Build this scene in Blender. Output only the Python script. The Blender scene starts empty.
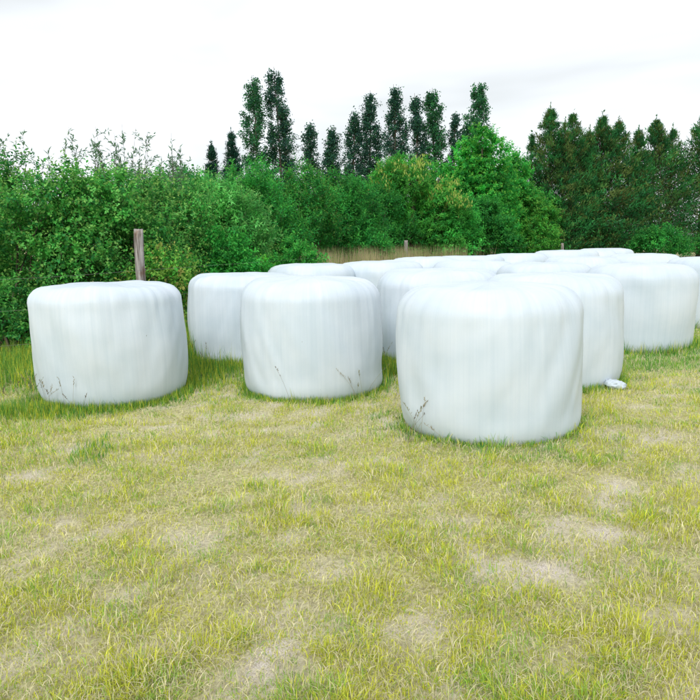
import bpy, math
import numpy as np
from math import radians, pi

# ------------------------------------------------------------------ camera, sky, sun, exposure
scene = bpy.context.scene
col = scene.collection
cam_d = bpy.data.cameras.new('camera'); cam = bpy.data.objects.new('camera', cam_d); col.objects.link(cam)
cam_d.sensor_width = 36.0; cam_d.lens = 35.0; cam_d.clip_start = 0.05; cam_d.clip_end = 3000
cam.location = (0, 0, 1.6)
cam.rotation_mode = 'XYZ'
from mathutils import Matrix, Vector
cam.rotation_euler = (Matrix.Rotation(radians(90 - 9.1), 3, 'X') @ Matrix.Rotation(radians(-1.1), 3, 'Z')).to_euler()
scene.camera = cam

SUN_EL, SUN_AZ = radians(42), radians(196)      # azimuth clockwise from +Y: behind the camera, a little left
world = bpy.data.worlds.new('World'); scene.world = world; world.use_nodes = True
nt = world.node_tree; nt.nodes.clear()
wo = nt.nodes.new('ShaderNodeOutputWorld'); bg = nt.nodes.new('ShaderNodeBackground')
sky = nt.nodes.new('ShaderNodeTexSky'); sky.sky_type = 'NISHITA'; sky.sun_disc = False
sky.sun_elevation = SUN_EL; sky.sun_rotation = SUN_AZ
tc = nt.nodes.new('ShaderNodeTexCoord'); mp = nt.nodes.new('ShaderNodeMapping')
mp.inputs['Scale'].default_value = (1.0, 1.0, 3.0); mp.inputs['Location'].default_value = (3.1, 0.4, 0.2)
nz = nt.nodes.new('ShaderNodeTexNoise'); nz.inputs['Scale'].default_value = 1.7; nz.inputs['Detail'].default_value = 4
nz.inputs['Roughness'].default_value = 0.5; nz.inputs['Distortion'].default_value = 0.3
rp = nt.nodes.new('ShaderNodeValToRGB')
rp.color_ramp.elements[0].position = 0.37; rp.color_ramp.elements[0].color = (0.57, 0.595, 0.605, 1)
rp.color_ramp.elements[1].position = 0.74; rp.color_ramp.elements[1].color = (0.97, 1.0, 1.05, 1)
sc_ = nt.nodes.new('ShaderNodeVectorMath'); sc_.operation = 'SCALE'; sc_.inputs['Scale'].default_value = 10.0
mx = nt.nodes.new('ShaderNodeMix'); mx.data_type = 'RGBA'; mx.inputs['Factor'].default_value = 0.93
bg.inputs['Strength'].default_value = 0.1
L = nt.links.new
L(tc.outputs['Generated'], mp.inputs['Vector']); L(mp.outputs['Vector'], nz.inputs['Vector'])
L(nz.outputs['Fac'], rp.inputs['Fac']); L(rp.outputs['Color'], sc_.inputs[0])
L(sky.outputs['Color'], mx.inputs['A']); L(sc_.outputs['Vector'], mx.inputs['B'])
L(mx.outputs['Result'], bg.inputs['Color']); L(bg.outputs['Background'], wo.inputs['Surface'])

sun_d = bpy.data.lights.new('sun', 'SUN'); sun = bpy.data.objects.new('sun', sun_d); col.objects.link(sun)
sun_d.energy = 1.5; sun_d.angle = radians(24); sun_d.color = (1.0, 0.98, 0.95)
sd = Vector((math.sin(SUN_AZ) * math.cos(SUN_EL), math.cos(SUN_AZ) * math.cos(SUN_EL), math.sin(SUN_EL)))
sun.rotation_euler = sd.to_track_quat('Z', 'Y').to_euler(); sun.location = (0, 0, 60)
vs = scene.view_settings
vs.view_transform = 'Standard'; vs.look = 'None'; vs.exposure = 0.6; vs.gamma = 1.0; vs.use_curve_mapping = False
scene.cycles.max_bounces = 6; scene.cycles.diffuse_bounces = 4; scene.cycles.transmission_bounces = 4
scene.cycles.use_denoising = True

# ------------------------------------------------------------------ helpers
def rng_(s): return np.random.default_rng(s)
_perm = rng_(7).random((256, 256))
def vnoise(x, y):
    x = np.asarray(x, float); y = np.asarray(y, float)
    xi = np.floor(x).astype(int); yi = np.floor(y).astype(int); fx = x - xi; fy = y - yi
    fx = fx * fx * (3 - 2 * fx); fy = fy * fy * (3 - 2 * fy)
    a = _perm[xi & 255, yi & 255]; b = _perm[(xi + 1) & 255, yi & 255]
    c = _perm[xi & 255, (yi + 1) & 255]; d = _perm[(xi + 1) & 255, (yi + 1) & 255]
    return (a * (1 - fx) + b * fx) * (1 - fy) + (c * (1 - fx) + d * fx) * fy
def fbm(x, y, oct=4):
    s = 0; a = 0.5; t = 0
    for k in range(oct):
        s = s + a * vnoise(x * 2 ** k + 17.3 * k, y * 2 ** k + 5.1 * k); t += a; a *= 0.5
    return s / t
def norm(v): return v / np.maximum(np.linalg.norm(v, axis=-1, keepdims=True), 1e-9)
def sstep(a, b, x):
    t = np.clip((x - a) / (b - a), 0, 1); return t * t * (3 - 2 * t)

def np_mesh(name, V, T, C=None, smooth=False, N4=None):
    """triangle mesh from numpy arrays; C = per-vertex colour, N4 = optional quads"""
    me = bpy.data.meshes.new(name)
    V = np.asarray(V, np.float32); T = np.asarray(T, np.int32)
    k = T.shape[1]
    me.vertices.add(len(V)); me.vertices.foreach_set('co', V.ravel())
    me.loops.add(T.size); me.loops.foreach_set('vertex_index', T.ravel())
    me.polygons.add(len(T)); me.polygons.foreach_set('loop_start', np.arange(0, T.size, k, dtype=np.int32))
    if smooth: me.polygons.foreach_set('use_smooth', np.ones(len(T), bool))
    me.update(calc_edges=True)
    if C is not None:
        at = me.attributes.new('col', 'FLOAT_COLOR', 'POINT')
        cc = np.ones((len(V), 4), np.float32); cc[:, :3] = np.clip(C, 0, 1); at.data.foreach_set('color', cc.ravel())
    return me
def obj(name, me, mat=None, parent=None, loc=None):
    o = bpy.data.objects.new(name, me); col.objects.link(o)
    if mat is not None and me is not None:
        if not me.materials: me.materials.append(mat)
    if parent is not None: o.parent = parent
    if loc is not None: o.location = loc
    return o
def tag(o, label=None, cat=None, group=None, kind=None):
    if label: o['label'] = label
    if cat: o['category'] = cat
    if group: o['group'] = group
    if kind: o['kind'] = kind
    return o
def empty(name, loc):
    o = bpy.data.objects.new(name, None); col.objects.link(o); o.location = loc; o.empty_display_size = 0.3
    return o

class Geo:                                         # collects triangles
    def __init__(s): s.V = []; s.T = []; s.C = []; s.n = 0
    def add(s, V, T, C):
        V = np.asarray(V, np.float32).reshape(-1, 3); C = np.broadcast_to(np.asarray(C, np.float32), V.shape)
        s.V.append(V); s.T.append(np.asarray(T, np.int64).reshape(-1, 3) + s.n); s.C.append(C); s.n += len(V)
    def mesh(s, name, smooth=False):
        return np_mesh(name, np.concatenate(s.V), np.concatenate(s.T), np.concatenate(s.C), smooth)

def tube(g, pts, rad, color, sides=6, cap=True):
    pts = np.asarray(pts, float); n = len(pts); rad = np.broadcast_to(np.asarray(rad, float), (n,))
    tan = norm(np.gradient(pts, axis=0)); up = np.where(np.abs(tan[:, 2:3]) > 0.9, [[1., 0, 0]], [[0, 0, 1.]])
    a = norm(np.cross(tan, up)); b = np.cross(tan, a)
    th = np.arange(sides) * 2 * pi / sides
    V = pts[:, None, :] + rad[:, None, None] * (np.cos(th)[None, :, None] * a[:, None, :] + np.sin(th)[None, :, None] * b[:, None, :])
    T = []
    for i in range(n - 1):
        for j in range(sides):
            k = (j + 1) % sides
            p, q, r, t = i * sides + j, i * sides + k, (i + 1) * sides + k, (i + 1) * sides + j
            T += [(p, q, r), (p, r, t)]
    V = V.reshape(-1, 3)
    if cap:
        V = np.vstack([V, pts[-1]]); c = len(V) - 1
        T += [((n - 1) * sides + j, (n - 1) * sides + (j + 1) % sides, c) for j in range(sides)]
    g.add(V, T, color)

def add_leaves(g, P, D, N, ln, wd, C, fold=0.25, tipc=None):
    """folded diamond leaves: P base, D direction, N face normal, ln length, wd width (arrays)"""
    D = norm(D); N = norm(N - D * np.sum(N * D, 1, keepdims=True)); S = np.cross(D, N)
    ln = np.asarray(ln)[:, None]; wd = np.asarray(wd)[:, None]
    tip = P + D * ln - N * ln * 0.12
    mid = P + D * ln * 0.45
    l = mid + S * wd * 0.5 + N * wd * fold; r = mid - S * wd * 0.5 + N * wd * fold
    V = np.stack([P, l, tip, r], 1).reshape(-1, 3)
    i = np.arange(len(P))[:, None] * 4
    T = np.concatenate([i + [[0, 2, 1]], i + [[0, 3, 2]]], 1).reshape(-1, 3)
    g.add(V, T, np.repeat(C, 4, 0))

def add_twigs(g, P, D, ln, r, C):
    """thin three-sided spikes"""
    D = norm(D); u = norm(np.cross(D, np.array([[0.31, 0.22, 0.9]]))); v = np.cross(D, u)
    r = np.asarray(r)[:, None]
    ring = [P + r * (math.cos(a) * u + math.sin(a) * v) for a in (0, 2.09, 4.19)]
    V = np.stack(ring + [P + D * np.asarray(ln)[:, None]], 1).reshape(-1, 3)
    i = np.arange(len(P))[:, None] * 4
    T = np.concatenate([i + [[0, 1, 3]], i + [[1, 2, 3]], i + [[2, 0, 3]]], 1).reshape(-1, 3)
    g.add(V, T, np.broadcast_to(C, (len(V), 3)))

# ------------------------------------------------------------------ materials
def new_mat(name):
    m = bpy.data.materials.new(name); m.use_nodes = True
    return m, m.node_tree, m.node_tree.nodes['Principled BSDF']
def leaf_material(name, trans=0.3, rough=0.5, spec=0.3, tint=(1, 1, 1)):
    m, t, b = new_mat(name)
    a = t.nodes.new('ShaderNodeAttribute'); a.attribute_name = 'col'
    b.inputs['Roughness'].default_value = rough; b.inputs['Specular IOR Level'].default_value = spec
    t.links.new(a.outputs['Color'], b.inputs['Base Color'])
    tr = t.nodes.new('ShaderNodeBsdfTranslucent'); t.links.new(a.outputs['Color'], tr.inputs['Color'])
    mxs = t.nodes.new('ShaderNodeMixShader'); mxs.inputs['Fac'].default_value = trans
    t.links.new(b.outputs['BSDF'], mxs.inputs[1]); t.links.new(tr.outputs['BSDF'], mxs.inputs[2])
    t.links.new(mxs.outputs['Shader'], t.nodes['Material Output'].inputs['Surface'])
    return m
M_LEAF = leaf_material('broad_leaf', 0.42, 0.5, 0.09)
M_CONIFER = leaf_material('conifer_spray', 0.35, 0.6, 0.06)
M_GRASS = leaf_material('grass_blade', 0.30, 0.6, 0.15)

def bark_material():
    m, t, b = new_mat('bark')
    n = t.nodes.new('ShaderNodeTexNoise'); n.inputs['Scale'].default_value = 9; n.inputs['Detail'].default_value = 6
    r = t.nodes.new('ShaderNodeValToRGB')
    r.color_ramp.elements[0].color = (0.035, 0.026, 0.018, 1); r.color_ramp.elements[1].color = (0.14, 0.11, 0.08, 1)
    tcn = t.nodes.new('ShaderNodeTexCoord'); mpn = t.nodes.new('ShaderNodeMapping'); mpn.inputs['Scale'].default_value = (3, 3, 0.6)
    t.links.new(tcn.outputs['Object'], mpn.inputs['Vector']); t.links.new(mpn.outputs['Vector'], n.inputs['Vector'])
    t.links.new(n.outputs['Fac'], r.inputs['Fac']); t.links.new(r.outputs['Color'], b.inputs['Base Color'])
    b.inputs['Roughness'].default_value = 0.85
    return m
M_BARK = bark_material()

def post_material():
    m, t, b = new_mat('weathered_wood')
    tcn = t.nodes.new('ShaderNodeTexCoord'); mpn = t.nodes.new('ShaderNodeMapping'); mpn.inputs['Scale'].default_value = (38, 38, 2.2)
    n = t.nodes.new('ShaderNodeTexNoise'); n.inputs['Scale'].default_value = 1.0; n.inputs['Detail'].default_value = 7; n.inputs['Roughness'].default_value = 0.65
    n2 = t.nodes.new('ShaderNodeTexNoise'); n2.inputs['Scale'].default_value = 7; n2.inputs['Detail'].default_value = 3
    r = t.nodes.new('ShaderNodeValToRGB')
    r.color_ramp.elements[0].position = 0.36; r.color_ramp.elements[0].color = (0.075, 0.055, 0.045, 1)
    r.color_ramp.elements[1].position = 0.62; r.color_ramp.elements[1].color = (0.44, 0.41, 0.39, 1)
    r2 = t.nodes.new('ShaderNodeValToRGB')
    r2.color_ramp.elements[0].position = 0.52; r2.color_ramp.elements[0].color = (1, 1, 1, 1)
    r2.color_ramp.elements[1].position = 0.68; r2.color_ramp.elements[1].color = (0.62, 0.46, 0.36, 1)
    mm = t.nodes.new('ShaderNodeMix'); mm.data_type = 'RGBA'; mm.blend_type = 'MULTIPLY'; mm.inputs['Factor'].default_value = 1
    bp = t.nodes.new('ShaderNodeBump'); bp.inputs['Strength'].default_value = 0.7; bp.inputs['Distance'].default_value = 0.006
    k = t.links.new
    k(tcn.outputs['Object'], mpn.inputs['Vector']); k(mpn.outputs['Vector'], n.inputs['Vector']); k(tcn.outputs['Object'], n2.inputs['Vector'])
    k(n.outputs['Fac'], r.inputs['Fac']); k(n2.outputs['Fac'], r2.inputs['Fac']); k(r.outputs['Color'], mm.inputs['A']); k(r2.outputs['Color'], mm.inputs['B'])
    k(mm.outputs['Result'], b.inputs['Base Color']); k(n.outputs['Fac'], bp.inputs['Height']); k(bp.outputs['Normal'], b.inputs['Normal'])
    b.inputs['Roughness'].default_value = 0.9
    return m
M_POST = post_material()
M_WIRE, _, _b = new_mat('galvanised_wire')
_b.inputs['Base Color'].default_value = (0.30, 0.29, 0.27, 1); _b.inputs['Metallic'].default_value = 0.8; _b.inputs['Roughness'].default_value = 0.55

def film_material():
    """stretched white bale film: layered bands, fine upright streaks, a few specks of plant debris"""
    m, t, b = new_mat('white_stretch_film')
    k = t.links.new; N = t.nodes.new
    uv = N('ShaderNodeUVMap'); uv.uv_map = 'UVMap'
    oi = N('ShaderNodeObjectInfo')
    cmb = N('ShaderNodeCombineXYZ'); mul = N('ShaderNodeMath'); mul.operation = 'MULTIPLY'; mul.inputs[1].default_value = 37.0
    k(oi.outputs['Random'], mul.inputs[0]); k(mul.outputs[0], cmb.inputs['Z'])
    add = N('ShaderNodeVectorMath'); add.operation = 'ADD'; k(uv.outputs['UV'], add.inputs[0]); k(cmb.outputs[0], add.inputs[1])
    def noise(scale, detail, rough=0.5):
        mpn = N('ShaderNodeMapping'); mpn.inputs['Scale'].default_value = scale
        n = N('ShaderNodeTexNoise'); n.inputs['Scale'].default_value = 1; n.inputs['Detail'].default_value = detail; n.inputs['Roughness'].default_value = rough
        k(add.outputs[0], mpn.inputs['Vector']); k(mpn.outputs['Vector'], n.inputs['Vector']); return n
    fine = noise((62, 0.5, 1), 5, 0.6)            # uv in metres: thin upright streaks
    mid = noise((19, 0.45, 1), 3)
    blot = noise((2.2, 2.6, 1), 4)
    speck = noise((26, 15, 1), 2, 0.6)
    f1 = N('ShaderNodeMath'); f1.operation = 'MULTIPLY_ADD'; f1.inputs[1].default_value = 0.5; k(fine.outputs['Fac'], f1.inputs[0])
    f2 = N('ShaderNodeMath'); f2.operation = 'MULTIPLY'; f2.inputs[1].default_value = 0.5; k(mid.outputs['Fac'], f2.inputs[0]); k(f2.outputs[0], f1.inputs[2])
    r = N('ShaderNodeValToRGB')
    r.color_ramp.elements[0].position = 0.34; r.color_ramp.elements[0].color = (0.55, 0.62, 0.68, 1)
    r.color_ramp.elements[1].position = 0.60; r.color_ramp.elements[1].color = (0.60, 0.66, 0.715, 1)
    k(f1.outputs[0], r.inputs['Fac'])
    r2 = N('ShaderNodeValToRGB')
    r2.color_ramp.elements[0].position = 0.33; r2.color_ramp.elements[0].color = (0.90, 0.93, 0.945, 1)
    r2.color_ramp.elements[1].position = 0.62; r2.color_ramp.elements[1].color = (1, 1, 1, 1)
    k(blot.outputs['Fac'], r2.inputs['Fac'])
    r3 = N('ShaderNodeValToRGB')
    r3.color_ramp.elements[0].position = 0.775; r3.color_ramp.elements[0].color = (1, 1, 1, 1)
    r3.color_ramp.elements[1].position = 0.83; r3.color_ramp.elements[1].color = (0.45, 0.42, 0.34, 1)
    k(speck.outputs['Fac'], r3.inputs['Fac'])
    m1 = N('ShaderNodeMix'); m1.data_type = 'RGBA'; m1.blend_type = 'MULTIPLY'; m1.inputs['Factor'].default_value = 1
    m2 = N('ShaderNodeMix'); m2.data_type = 'RGBA'; m2.blend_type = 'MULTIPLY'; m2.inputs['Factor'].default_value = 1
    k(r.outputs['Color'], m1.inputs['A']); k(r2.outputs['Color'], m1.inputs['B']); k(m1.outputs['Result'], m2.inputs['A']); k(r3.outputs['Color'], m2.inputs['B'])
    k(m2.outputs['Result'], b.inputs['Base Color'])
    bp = N('ShaderNodeBump'); bp.inputs['Strength'].default_value = 0.35; bp.inputs['Distance'].default_value = 0.004
    k(f1.outputs[0], bp.inputs['Height']); k(bp.outputs['Normal'], b.inputs['Normal'])
    b.inputs['Roughness'].default_value = 0.46; b.inputs['Specular IOR Level'].default_value = 0.28
    return m
M_FILM = film_material()

# ------------------------------------------------------------------ layout of the bales (x, y, diameter, height, seed, hi-res, lean)
BALES = [
    (1.21, 5.80, 1.57, 1.24, 1, 1, (0.3, 0.6)),
    (-2.58, 7.30, 1.58, 1.23, 2, 1, (0.0, 1.2)),
    (-1.46, 9.55, 1.58, 1.22, 3, 1, (0.5, 0.8)),
    (-0.41, 7.52, 1.59, 1.26, 4, 1, (0.0, -0.4)),
    (1.17, 8.90, 1.62, 1.27, 5, 1, (0.6, 0.2)),
    (2.29, 7.72, 1.58, 1.24, 6, 1, (0.2, 1.0)),
    (-0.66, 12.5, 1.66, 1.22, 7, 0, (0.4, 0.3)),
    (0.58, 13.1, 1.72, 1.25, 8, 0, (0.4, -0.7)),
    (3.26, 11.5, 1.60, 1.22, 9, 0, (0.2, 0.5)),
    (4.25, 10.0, 1.58, 1.24, 10, 0, (0.5, -0.4)),
    (2.75, 15.7, 1.74, 1.25, 11, 0, (0.2, 0.5)),
    (5.75, 18.2, 1.74, 1.25, 12, 0, (0.5, -0.6)),
    (8.15, 21.8, 1.78, 1.27, 13, 0, (0.0, 0.5)),
    (4.6, 13.4, 1.60, 1.23, 14, 0, (0.3, 0.3)),
    (6.55, 15.2, 1.60, 1.23, 15, 0, (0.1, -0.3)),
    (6.35, 11.9, 1.58, 1.22, 16, 0, (0.1, 0.6)),
    (1.62, 14.6, 1.62, 1.24, 17, 0, (0.2, 0.3)),
    (4.15, 17.2, 1.72, 1.25, 18, 0, (0.2, -0.3)),
    (7.0, 19.9, 1.64, 1.25, 19, 0, (0.2, 0.3)),
    (2.3, 12.6, 1.60, 1.23, 20, 0, (0.2, 0.3)),
]
BALE_LABELS = [
    'nearest and largest white film-wrapped bale, standing foremost on the grass',
    'white wrapped bale at far left, in front of the weathered post',
    'white wrapped bale half hidden behind another, its creased left edge facing the bushes',
    'white wrapped bale in the middle foreground, second widest, two seed stems against it',
    'white wrapped bale seen in the gap left of and behind the nearest bale',
    'white wrapped bale just right of and behind the nearest bale, beside the film scrap',
    'low-showing white bale top nearest the leafy bushes, leftmost of the back row',
    'back-row white bale top below the strip of dry brown grass',
    'white bale top directly behind the nearest bale, past the gap',
    'white bale at right edge, behind the bale beside the film scrap',
    'far white bale top below the bright green leafy tree',
    'far white bale top left of the thin pale far fence post',
    'farthest white bale top, highest on the skyline below the dark conifers',
    'white bale top in the middle of the far cluster, ringed by other bales',
    'far white bale top at right below the conifers, nearer than the farthest bale',
    'white bale standing outermost on the right of the group',
    'back-row white bale top right below the small grey fence post',
    'far white bale top between the two bales below the leafy trees',
    'far white bale top just left of and before the farthest bale',
    'white bale top behind the gap left of the nearest bale, second row from it',
]
BX = np.array([b[0] for b in BALES]); BY = np.array([b[1] for b in BALES]); BR = np.array([b[2] / 2 for b in BALES])

# ------------------------------------------------------------------ ground
# bare / worn places on the grass: (x, y, radius x, radius y, strength)
BARE = [(0.86, 3.05, 0.30, 0.20, 1.0), (1.35, 3.55, 0.22, 0.16, 1.0), (1.62, 4.1, 0.3, 0.18, 0.7), (0.55, 3.6, 0.25, 0.15, .55), (-0.85, 2.42, 0.24, 0.12, 0.9), (-0.33, 2.28, 0.2, 0.12, 1.0),
        (-1.1, 2.95, 0.25, 0.14, 0.7), (0.25, 2.5, 0.16, 0.14, 0.6), (0.75, 2.35, 0.2, 0.15, 0.8), (-0.95, 3.5, 0.2, 0.1, 0.45), (0.5, 4.0, 0.22, 0.12, 0.5), (-0.2, 3.1, 0.2, 0.1, 0.45), (-0.35, 4.6, 0.3, 0.1, 0.4),
        (-1.1, 6.3, 0.35, 0.16, 0.6), (1.9, 3.2, 0.4, 0.25, 0.7), (-1.9, 3.6, 0.35, 0.25, 0.6), (1.3, 2.6, 0.18, 0.14, 0.7), (-0.55, 2.2, 0.15, 0.1, 0.6), (2.2, 5.2, 0.3, 0.15, 0.5)]
def bare_mask(x, y):
    wob = (fbm(x * 7, y * 7, 3) - 0.5)
    m = np.zeros_like(np.asarray(x, float))
    for (bx, by, rx, ry, s) in BARE:
        d = np.sqrt(((x - bx) / rx) ** 2 + ((y - by) / ry) ** 2) + wob * 2.6
        m = np.maximum(m, s * (1 - sstep(0.45, 1.25, d)))
    g = fbm(x * 2.3 + 40, y * 2.3 + 11, 4)
    m = m * sstep(0.22, 0.44, fbm(x * 15 + 4, y * 15 + 2, 3))
    m = np.maximum(m, 0.6 * sstep(0.60, 0.72, fbm(x * 6.5 + 40, y * 6.5 + 11, 4)))
    m = np.maximum(m, 0.25 * sstep(0.60, 0.74, g))
    return np.clip(m, 0, 1)
def ground_h(x, y):
    x = np.asarray(x, float); y = np.asarray(y, float)
    near = 1 - sstep(30, 90, np.hypot(x, y))
    h = (fbm(x * 0.35 + 3, y * 0.35 + 9, 2) - 0.5) * 0.10 + (fbm(x * 2.1, y * 2.1, 3) - 0.5) * 0.05 + (fbm(x * 9, y * 9, 2) - 0.5) * 0.016
    return h * near
def gh(x, y): return float(ground_h(np.array([x]), np.array([y]))[0])

def build_ground():
    k = 6.6
    u = np.linspace(-1, 1, 190); xs = 700 * np.sinh(k * u) / math.sinh(k)
    v = np.linspace(-1, 1, 230); ys = 6 + 900 * np.sinh(k * v) / math.sinh(k)
    X, Y = np.meshgrid(xs, ys); Z = ground_h(X, Y)
    V = np.stack([X, Y, Z], -1).reshape(-1, 3)
    n, m = len(xs), len(ys)
    i = (np.arange(m - 1)[:, None] * n + np.arange(n - 1)[None, :]).ravel()
    Q = np.stack([i, i + 1, i + n + 1, i + n], 1)
    b = bare_mask(V[:, 0], V[:, 1]); C = np.stack([b, b, b], 1)
    me = np_mesh('ground', V, Q, C, smooth=True)
    m_, t, p = new_mat('worn_grass_soil'); k_ = t.links.new; N = t.nodes.new
    at = N('ShaderNodeAttribute'); at.attribute_name = 'col'
    tcn = N('ShaderNodeTexCoord')
    def noise(s, d, ro=0.6):
        nn = N('ShaderNodeTexNoise'); nn.inputs['Scale'].default_value = s; nn.inputs['Detail'].default_value = d; nn.inputs['Roughness'].default_value = ro
        k_(tcn.outputs['Object'], nn.inputs['Vector']); return nn
    n1 = noise(46, 6); n2 = noise(130, 5, 0.7); n3 = noise(3.1, 4)
    th = N('ShaderNodeValToRGB')                       # thatch between the blades
    th.color_ramp.elements[0].position = 0.34; th.color_ramp.elements[0].color = (0.29, 0.26, 0.13, 1)
    th.color_ramp.elements[1].position = 0.66; th.color_ramp.elements[1].color = (0.64, 0.61, 0.31, 1)
    k_(n1.outputs['Fac'], th.inputs['Fac'])
    so = N('ShaderNodeValToRGB')                       # dusty bare soil with crumbs
    so.color_ramp.elements[0].position = 0.33; so.color_ramp.elements[0].color = (0.36, 0.295, 0.24, 1)
    so.color_ramp.elements[1].position = 0.56; so.color_ramp.elements[1].color = (0.78, 0.71, 0.66, 1)
    k_(n2.outputs['Fac'], so.inputs['Fac'])
    gr = N('ShaderNodeMix'); gr.data_type = 'RGBA'; gr.blend_type = 'MULTIPLY'; gr.inputs['Factor'].default_value = 0.5
    k_(th.outputs['Color'], gr.inputs['A']); k_(n3.outputs['Color'], gr.inputs['B'])
    mxx = N('ShaderNodeMix'); mxx.data_type = 'RGBA'
    k_(at.outputs['Fac'], mxx.inputs['Factor']); k_(th.outputs['Color'], mxx.inputs['A']); k_(so.outputs['Color'], mxx.inputs['B'])
    k_(mxx.outputs['Result'], p.inputs['Base Color']); p.inputs['Roughness'].default_value = 0.95; p.inputs['Specular IOR Level'].default_value = 0.1
    bp = N('ShaderNodeBump'); bp.inputs['Strength'].default_value = 0.8; bp.inputs['Distance'].default_value = 0.012
    k_(n2.outputs['Fac'], bp.inputs['Height']); k_(bp.outputs['Normal'], p.inputs['Normal'])
    tag(obj('ground', me, m_), kind='structure')
build_ground()

# ------------------------------------------------------------------ film-wrapped bales
def build_bale(i):
    x, y, dia, ht, seed, hi, lean = BALES[i]
    r = rng_(100 + seed); R = dia / 2
    nt_, ns = (170, 60) if hi else (76, 34)
    # profile (radius, z) from the centre of the base, up the side, over the shoulder to the centre of the top
    sh = 0.20 + r.uniform(-0.03, 0.04); fb = 0.11
    prof = []
    for a in np.linspace(0, 1, 6): prof.append((a * (R - fb - 0.03), 0.0))
    for a in np.linspace(0.1, 1, 7): prof.append((R - 0.03 - fb + fb * math.sin(a * pi / 2), fb * (1 - math.cos(a * pi / 2))))
    z0, z1 = fb, ht - sh
    for a in np.linspace(0.04, 0.97, 22):
        prof.append((R - 0.045 + 0.045 * math.sin(pi * min(1, 0.18 + a * 0.62)) , z0 + (z1 - z0) * a))
    re_ = prof[-1][0]
    for a in np.linspace(0.0, 1, 14):
        prof.append((re_ - sh * 1.0 * (1 - math.cos(a * pi / 2 * 0.93)), z1 + (sh - 0.014) * math.sin(a * pi / 2 * 0.93)))
    rl, zl = prof[-1]
    for a in np.linspace(0.07, 1, 13): prof.append((rl * (1 - a), zl + 0.022 * (1 - (1 - a) ** 2)))
    P = np.array(prof); s = np.concatenate([[0], np.cumsum(np.hypot(*np.diff(P, axis=0).T))])
    uu = np.linspace(0, s[-1], ns); rr = np.interp(uu, s, P[:, 0]); zz = np.interp(uu, s, P[:, 1])
    th = np.arange(nt_ + 1) * 2 * pi / nt_
    TH, U = np.meshgrid(th, uu); RR = np.repeat(rr[:, None], nt_ + 1, 1); ZZ = np.repeat(zz[:, None], nt_ + 1, 1)
    def per(freq, k, ph=0):                            # noise periodic in angle
        return fbm(np.cos(TH) * freq + 50 + seed * 3.7 + ph, np.sin(TH) * freq + 50 + k, 3) - 0.5
    tz = ZZ / ht
    low = per(0.9, ZZ * 0.8) * 0.10 + per(2.0, ZZ * 1.6, 5) * 0.05 + per(4.5, ZZ * 2.4, 15) * 0.02
    side = sstep(0.02, 0.2, tz) * 1.0
    # shoulder gathers: the film bunches where it folds over the end and dies out down the side
    shd = np.exp(-((ZZ - (ht - 0.10)) / 0.17) ** 2) * sstep(0.2, 0.7, RR / R)
    below = np.exp(-np.maximum(0, ht - 0.16 - ZZ) / (0.16 + 0.35 * np.clip(per(3.0, 0, 9) + 0.4, 0, 1))) * (RR > 0.5 * R)
    gat = np.abs(per(7, U * 0.5, 21)) * -0.036 + np.abs(per(22, U * 0.4, 33)) * -0.018
    ridge = per(34, U * 0.15, 60) * 0.007 + per(75, U * 0.1, 70) * 0.003
    dR = low * side + gat * below * 0.85 + ridge * side * np.clip(RR / R, 0, 1) * (tz > 0.05)
    dZ = (np.abs(per(5, U, 80)) * -0.022 + per(1.4, U * 1.2, 85) * 0.07) * sstep(0.80, 0.96, tz) * np.clip(RR / R * 1.4, 0, 1) + gat * shd * 0.3
    base = (per(1.2, 0, 44) * 0.05) * (1 - sstep(0.0, 0.25, tz))
    RR2 = np.maximum(RR + (dR + base) * np.clip(RR / (0.35 * R), 0, 1), 0); ZZ2 = ZZ + dZ
    V = np.stack([RR2 * np.cos(TH), RR2 * np.sin(TH), ZZ2], -1)
    ax, ay = radians(lean[0]), radians(lean[1])
    V[..., 0] += V[..., 2] * math.tan(ay); V[..., 1] += V[..., 2] * math.tan(ax)
    Vv = V[:, :-1].reshape(-1, 3)
    n = nt_; a = np.arange(ns - 1)[:, None]; b = np.arange(n)[None, :]; b2 = (b + 1) % n
    Q = np.stack([a * n + b, a * n + b2, (a + 1) * n + b2, (a + 1) * n + b], -1).reshape(-1, 4)
    me = np_mesh('wrapped_bale', Vv, Q, smooth=True)
    uvl = me.uv_layers.new(name='UVMap')
    ur = np.stack([b * 2 * pi * R / n + a * 0, (b + 1) * 2 * pi * R / n + a * 0, (b + 1) * 2 * pi * R / n + a * 0, b * 2 * pi * R / n + a * 0], -1)
    ua = np.stack([uu[a] + b * 0, uu[a] + b * 0, uu[a + 1] + b * 0, uu[a + 1] + b * 0], -1)
    uvl.data.foreach_set('uv', np.stack([ur, ua], -1).astype(np.float32).ravel())
    o = obj('wrapped_bale', me, M_FILM, loc=(x, y, gh(x, y) - 0.03))
    o.rotation_euler = (0, 0, r.uniform(0, 6.28))
    tag(o, BALE_LABELS[i], 'bale', 'white film-wrapped bales standing on the grass')
for i in range(len(BALES)): build_bale(i)

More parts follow.
